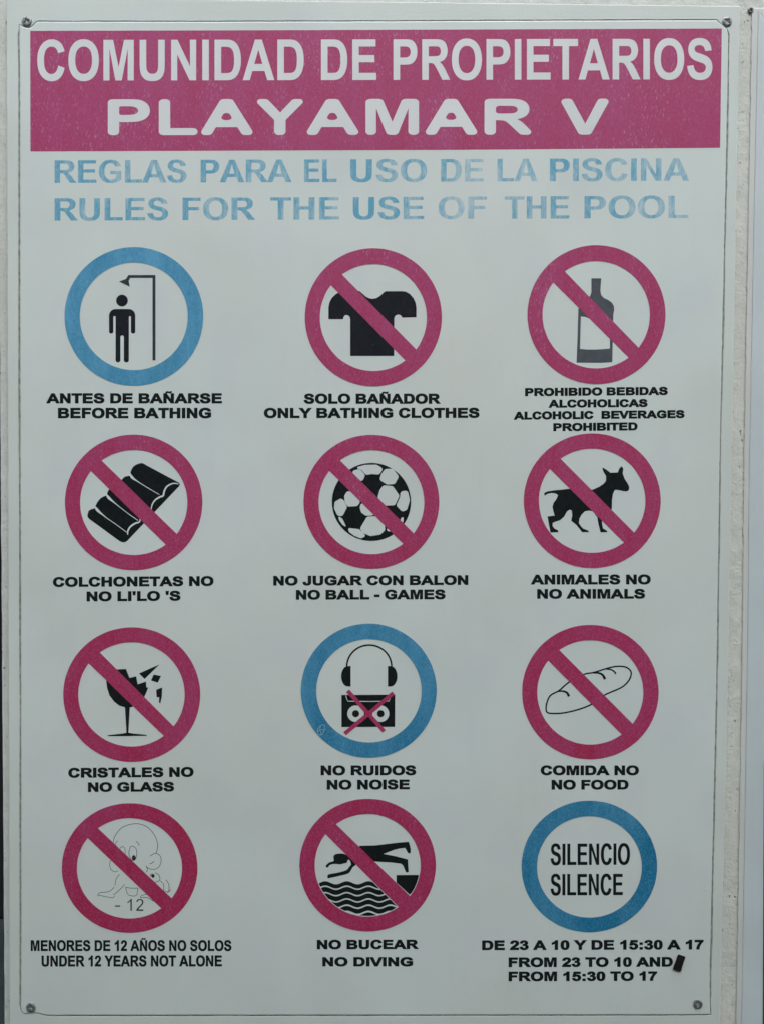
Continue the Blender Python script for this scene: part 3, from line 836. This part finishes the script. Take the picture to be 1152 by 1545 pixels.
F.build('scratch_mark', M_SCRATCH, r)
caption([('NO RUIDOS', 484, 627.2, 1169.8, 1169.7, 14.9), ('NO NOISE', 493.2, 617.5, 1191.5, 1191, 14.9)])

# --- bread
c = Crop(760, 930, 280 / 1152)
r, *_ = ring(c, (110, 957, 53, 887), (204, 862, 148, 796), (((342, 210), (797, 668)), ((274, 275), (728, 733))), M_PINK, 'crimson crossed ring over an outlined loaf')
F = Flat()
loaf = spline([(259, 578), (263, 540), (285, 492), (340, 460), (405, 406), (495, 360), (560, 347), (640, 322), (705, 310), (760, 318), (787, 350), (772, 398), (725, 442), (625, 487), (545, 544), (460, 578), (370, 599), (300, 603), (268, 597)], True)
F.stroke(c.m(loaf), 9.5 * c.k, OUT(0), closed=True)
F.stroke(c.m(spline([(332, 466), (362, 464), (388, 474), (401, 497)])), 15 * c.k, OUT(1), taper=lambda t: 0.5 + 0.6 * t)
F.stroke(c.m(spline([(550, 351), (585, 352), (610, 364), (625, 390)])), 17 * c.k, OUT(1), taper=lambda t: 0.5 + 0.5 * t)
F.stroke(c.m(spline([(630, 327), (660, 330), (680, 341), (692, 357)])), 10 * c.k, OUT(1), taper=lambda t: 0.7 + 0.4 * t)
F.build('loaf_figure', M_BLACK, r)
caption([('COMIDA NO', 814.7, 963, 1169.7, 1169.7, 14.8), ('NO FOOD', 831.2, 947.3, 1191.4, 1191.3, 14.8)])

# --- infant (a plain line drawing of a crawling baby)
c = Crop(40, 1200, 320 / 1152)
r, *_ = ring(c, (193, 930, 43, 747), (275, 846, 124, 669), (((393, 182), (790, 560)), ((335, 233), (733, 613))), M_PINK, 'crimson crossed ring over a line drawing of a baby')
F = Flat()
k = 0
for pts, w in (([(472, 268), (480, 225), (520, 175), (590, 154), (650, 168), (694, 212), (714, 270), (704, 318)], 3.2),
               ([(672, 330), (700, 316), (726, 328), (732, 362), (715, 394), (682, 402), (652, 390)], 3.0), ([(670, 372), (682, 368), (694, 358)], 3.4),
               ([(560, 298), (566, 280), (580, 277), (596, 290), (600, 318), (592, 348), (572, 352), (560, 330), (557, 310), (560, 298)], 3.0),
               ([(596, 250), (606, 258), (613, 273)], 3.2), ([(508, 288), (524, 278), (536, 292), (537, 318)], 2.8),
               ([(462, 345), (453, 372), (458, 398), (478, 415), (498, 410)], 2.8), ([(496, 246), (484, 262), (490, 282)], 2.6),
               ([(506, 430), (488, 455), (482, 490)], 3.0), ([(478, 498), (450, 522), (398, 530), (388, 548)], 3.0), ([(392, 542), (430, 550), (468, 556), (480, 545)], 2.8), ([(474, 540), (505, 515), (534, 484)], 3.0),
               ([(540, 500), (570, 504), (608, 504)], 3.0), ([(540, 500), (550, 535), (572, 546), (598, 542), (606, 506)], 2.8),
               ([(650, 382), (658, 402), (652, 418)], 3.4), ([(700, 420), (722, 436), (724, 460), (700, 472), (682, 462)], 3.0), ([(672, 440), (680, 428), (694, 432)], 3.4),
               ([(728, 464), (746, 486), (746, 524)], 3.0), ([(758, 458), (774, 485), (774, 520), (766, 528)], 3.0), ([(752, 520), (770, 524), (786, 512)], 3.0),
               ([(668, 536), (640, 540), (622, 548), (625, 556), (658, 556), (692, 576)], 2.8)):
    F.stroke(c.m(spline(pts)), w * c.k * 0.95, OUT(0) + 0.000004 * k); k += 1
F.poly([ell(*c.p(584, 340), 10.5 * c.k, 15 * c.k, 24)], OUT(1))
F.poly([ell(*c.p(688, 438), 9 * c.k, 10 * c.k, 20)], OUT(1))
F.build('baby_figure', M_THIN, r)
F = Flat()
write(F, '12', *[c.p(549, 0)[0], c.p(636, 0)[0], c.p(0, 627)[1], c.p(0, 627)[1]], 64 * c.k, OUT(0), -0.72, -0.72)
F.poly([c.m([(482, 598), (510, 598), (510, 605), (482, 605)])], OUT(0))
F.build('age_lettering', M_THIN, r)
caption([('MENORES DE 12 AÑOS NO SOLOS', 46.7, 349.6, 1435, 1435, 16.4, 0.45, 0.4), ('UNDER 12 YEARS NOT ALONE', 63, 335.2, 1458.4, 1458.2, 16.7, 0.45, 0.4)])

# --- diver
c = Crop(420, 1200, 280 / 1152)
r, ci, ix, iy = ring(c, (131, 975, 22, 845), (226, 880, 116, 753), (((362, 183), (811, 622)), ((298, 246), (742, 690))), M_PINK, 'crimson crossed ring over a black diving swimmer')
F = Flat()
F.poly([c.m([(505, 313), (600, 311), (690, 300), (750, 293), (806, 289), (812, 305), (819, 335), (817, 358), (808, 362), (798, 352), (784, 326), (750, 330), (720, 337), (650, 364), (720, 377), (801, 398), (803, 440), (806, 474), (796, 480), (787, 474), (772, 436), (758, 424), (700, 417), (600, 411), (560, 400), (500, 395), (470, 350)])], OUT(0))
F.poly([c.m(spline([(345, 400), (342, 382), (352, 367), (375, 362), (402, 362), (425, 372), (450, 395), (482, 426), (462, 446), (448, 470), (432, 486), (380, 500), (320, 513), (307, 514), (306, 498), (318, 489), (370, 480), (422, 464), (438, 446), (452, 428), (440, 400), (430, 404), (425, 418), (410, 422), (385, 428), (345, 426), (318, 434), (308, 448), (296, 444), (298, 432), (318, 416), (340, 410)], True, 3))], OUT(0))
F.build('swimmer_figure', M_BLACK, r)
F = Flat()
CX, CY = 553, 434.5; RX, RY = 323, 314
def wave(x): return 9.5 * math.cos((x - 425) / 134.0 * 2 * math.pi)
for y0, y1 in ((543, 569), (578, 609), (618, 648), (657, 686), (696, 725), (736, 765)):
    A, B = [], []
    def flush():
        if len(A) > 1: F.strip(c.m(A), c.m(B), OUT(0))
        A.clear(); B.clear()
    for i in range(0, 262):
        x = 232 + i * 2.0
        if abs(x - CX) >= RX: flush(); continue
        lim = CY + RY * math.sqrt(1 - ((x - CX) / RX) ** 2)
        t = max(y0 - wave(x), x - 46); b = min(y1 - wave(x), lim)
        if b - t > 0.3: A.append((x, t)); B.append((x, b))
        else: flush()
    flush()
F.build('water_figure', M_BLACK, r)
F = Flat()
F.poly([c.m([(730, 495), (866, 494)] + [(CX + RX * math.cos(a), CY + RY * math.sin(a)) for a in [0.21 + i * 0.042 for i in range(10)]] + [(811, 615), (730, 541)])], OUT(0))
F.build('block_figure', M_BLACK, r)
caption([('NO BUCEAR', 478.3, 630.5, 1432.4, 1432, 14.3), ('NO DIVING', 486.4, 622.4, 1458.2, 1458.2, 14.1)])

# --- silence
c = Crop(700, 1200, 390 / 1152)
r, *_ = ring(c, (254, 858, 24, 610), (323, 790, 93, 545), None, M_BLUE, 'strong blue ring round the words SILENCIO SILENCE')
F = Flat()
write(F, 'SILENCIO', 829.6, 949.6, 1305.3, 1304.7, 32.2, OUT(0), 0.4, -0.4)
write(F, 'SILENCE', 829.6, 938.7, 1351, 1350.6, 32.2, OUT(0), 0.4, -0.4)
F.build('silence_lettering', M_BLACK, r)
caption([('DE 23 A 10 Y DE 15:30 A 17', 726.4, 1060.6, 1433.7, 1432.6, 14.8), ('FROM 23 TO 10 AND', 766.3, 1014.2, 1459.3, 1458.6, 14.7), ('FROM 15:30 TO 17', 766.3, 990.5, 1480.6, 1480, 14.6)])
me = slab([rough_line(c.m(fillet([(951, 708), (985, 719), (963, 787), (927, 776)], 6)), 0.45, 0.45, 2.5)], OUT_PLATE + 0.00085, OUT_PLATE + 0.00005)
tag(link('tape_patch', me, M_TAPE_RECESS, sign), 'small black tape patch at the end of the hours')

# ------------------------------------------------------------------ screws
def screw(px, py, r, out, rot, parent, tilt=0):
    """pan-head screw with a sunk cross recess"""
    bm = bmesh.new()
    c0 = P(px, py, out); s = (P(px + 1, py, out) - P(px, py, out)).length
    R = r * s; n = 48
    prof = [(1.0, 0.0), (1.0, 0.10), (0.98, 0.17), (0.92, 0.22), (0.80, 0.26), (0.68, 0.28)]
    rings = []
    for f, h in prof:
        rings.append([bm.verts.new((c0.x + R * f * math.cos(2 * math.pi * i / n), c0.y - R * h * 1.15, c0.z + R * f * math.sin(2 * math.pi * i / n))) for i in range(n)])
    for a, b in zip(rings[:-1], rings[1:]):
        for i in range(n):
            j = (i + 1) % n; bm.faces.new((a[i], b[i], b[j], a[j]))
    w, L = 0.19, 0.63
    cr = [(w, w), (L, w * .8), (L, -w * .8), (w, -w), (w * .8, -L), (-w * .8, -L), (-w, -w), (-L, -w * .8), (-L, w * .8), (-w, w), (-w * .8, L), (w * .8, L)]
    cr = [(x * math.cos(rot) - y * math.sin(rot), x * math.sin(rot) + y * math.cos(rot)) for x, y in cr]
    top = prof[-1][1] * R * 1.15
    cv = [bm.verts.new((c0.x + R * x, c0.y - top, c0.z + R * y)) for x, y in cr]
    cf = [bm.verts.new((c0.x + R * x * .8, c0.y - top + R * 0.40, c0.z + R * y * .8)) for x, y in cr]
    allv = rings[-1] + cv
    for t in tessellate_polygon([[Vector((v.co.x, v.co.z, 0)) for v in rings[-1]], [Vector((v.co.x, v.co.z, 0)) for v in cv]]):
        bm.faces.new([allv[i] for i in t])
    for i in range(12):
        j = (i + 1) % 12; bm.faces.new((cv[i], cv[j], cf[j], cf[i]))
    bmesh.ops.recalc_face_normals(bm, faces=bm.faces)
    me = bpy.data.meshes.new('screw'); bm.to_mesh(me); bm.free()
    o = link('screw', me, M_STEEL, parent)
    bm = bmesh.new()
    bm.faces.new([bm.verts.new(v) for v in [(c0.x + R * x * .8, c0.y - top + R * 0.39, c0.z + R * y * .8) for x, y in cr]][::-1])
    bmesh.ops.recalc_face_normals(bm, faces=bm.faces)
    me = bpy.data.meshes.new('recess_shade'); bm.to_mesh(me); bm.free()
    link('recess_shade', me, M_TAPE_RECESS, o)  # black floor sheet puts the shade of the recess into colour
    return o
screw(41.2, 32.8, 7.5, OUT_FRAME - 0.0002, 0.35, sign)
screw(1095.8, 32.8, 7.5, OUT_FRAME - 0.0002, 0.9, sign)
screw(47.3, 1519.6, 7.2, OUT_PLATE - 0.0002, 0.6, sign)
screw(1051.6, 1514.4, 7.1, OUT_PLATE - 0.0002, 0.1, sign)

# ------------------------------------------------------------------ the neighbouring sign at the right
nb = empty('bordered_sign', P(1300, 1560, 0.004))
tag(nb, 'pale bluish white sign, only its left border visible, right of the pool rules sign', 'sign')
nout = [(1133.5, 13), (1136, 12), (1900, 22), (1860, 1580), (1109, 1580), (1110, 1500), (1118.6, 1000), (1121.2, 700), (1128, 330)]
nin = [(1143, 18), (1154, 30), (1700, 40), (1660, 1575), (1116.5, 1575), (1118.5, 1500), (1126.5, 1000), (1129.5, 700), (1137, 300)]
nin_r = rough_line(nin, 0.2, 0.2, 8)
nin_c = nin_r if area(nin_r) > 0 else nin_r[::-1]
me = slab([rough_line(nout, 1.1, 0.5, 4), grow(nin_c, 0.25, 0.25)], 0.0009, -0.0008, 1.0)
link('backing_panel', me, M_NFRAME, nb)
me = slab([nin_r], 0.0011, -0.0004, 1.0)
link('face_sheet', me, M_NEIGH, nb)
F = Flat()
F.poly([[(1151.4, 1150), (1240, 1150), (1240, 1560), (1149.4, 1560)]], 0.00116)
F.build('printed_panel', flatink('dark_teal_ink', (0.035, 0.065, 0.085)), nb)
screw(1131.6, 15.0, 4.6, 0.0007, 0.5, nb)

for o in SC.objects:
    if 'wpos' in o: del o['wpos']
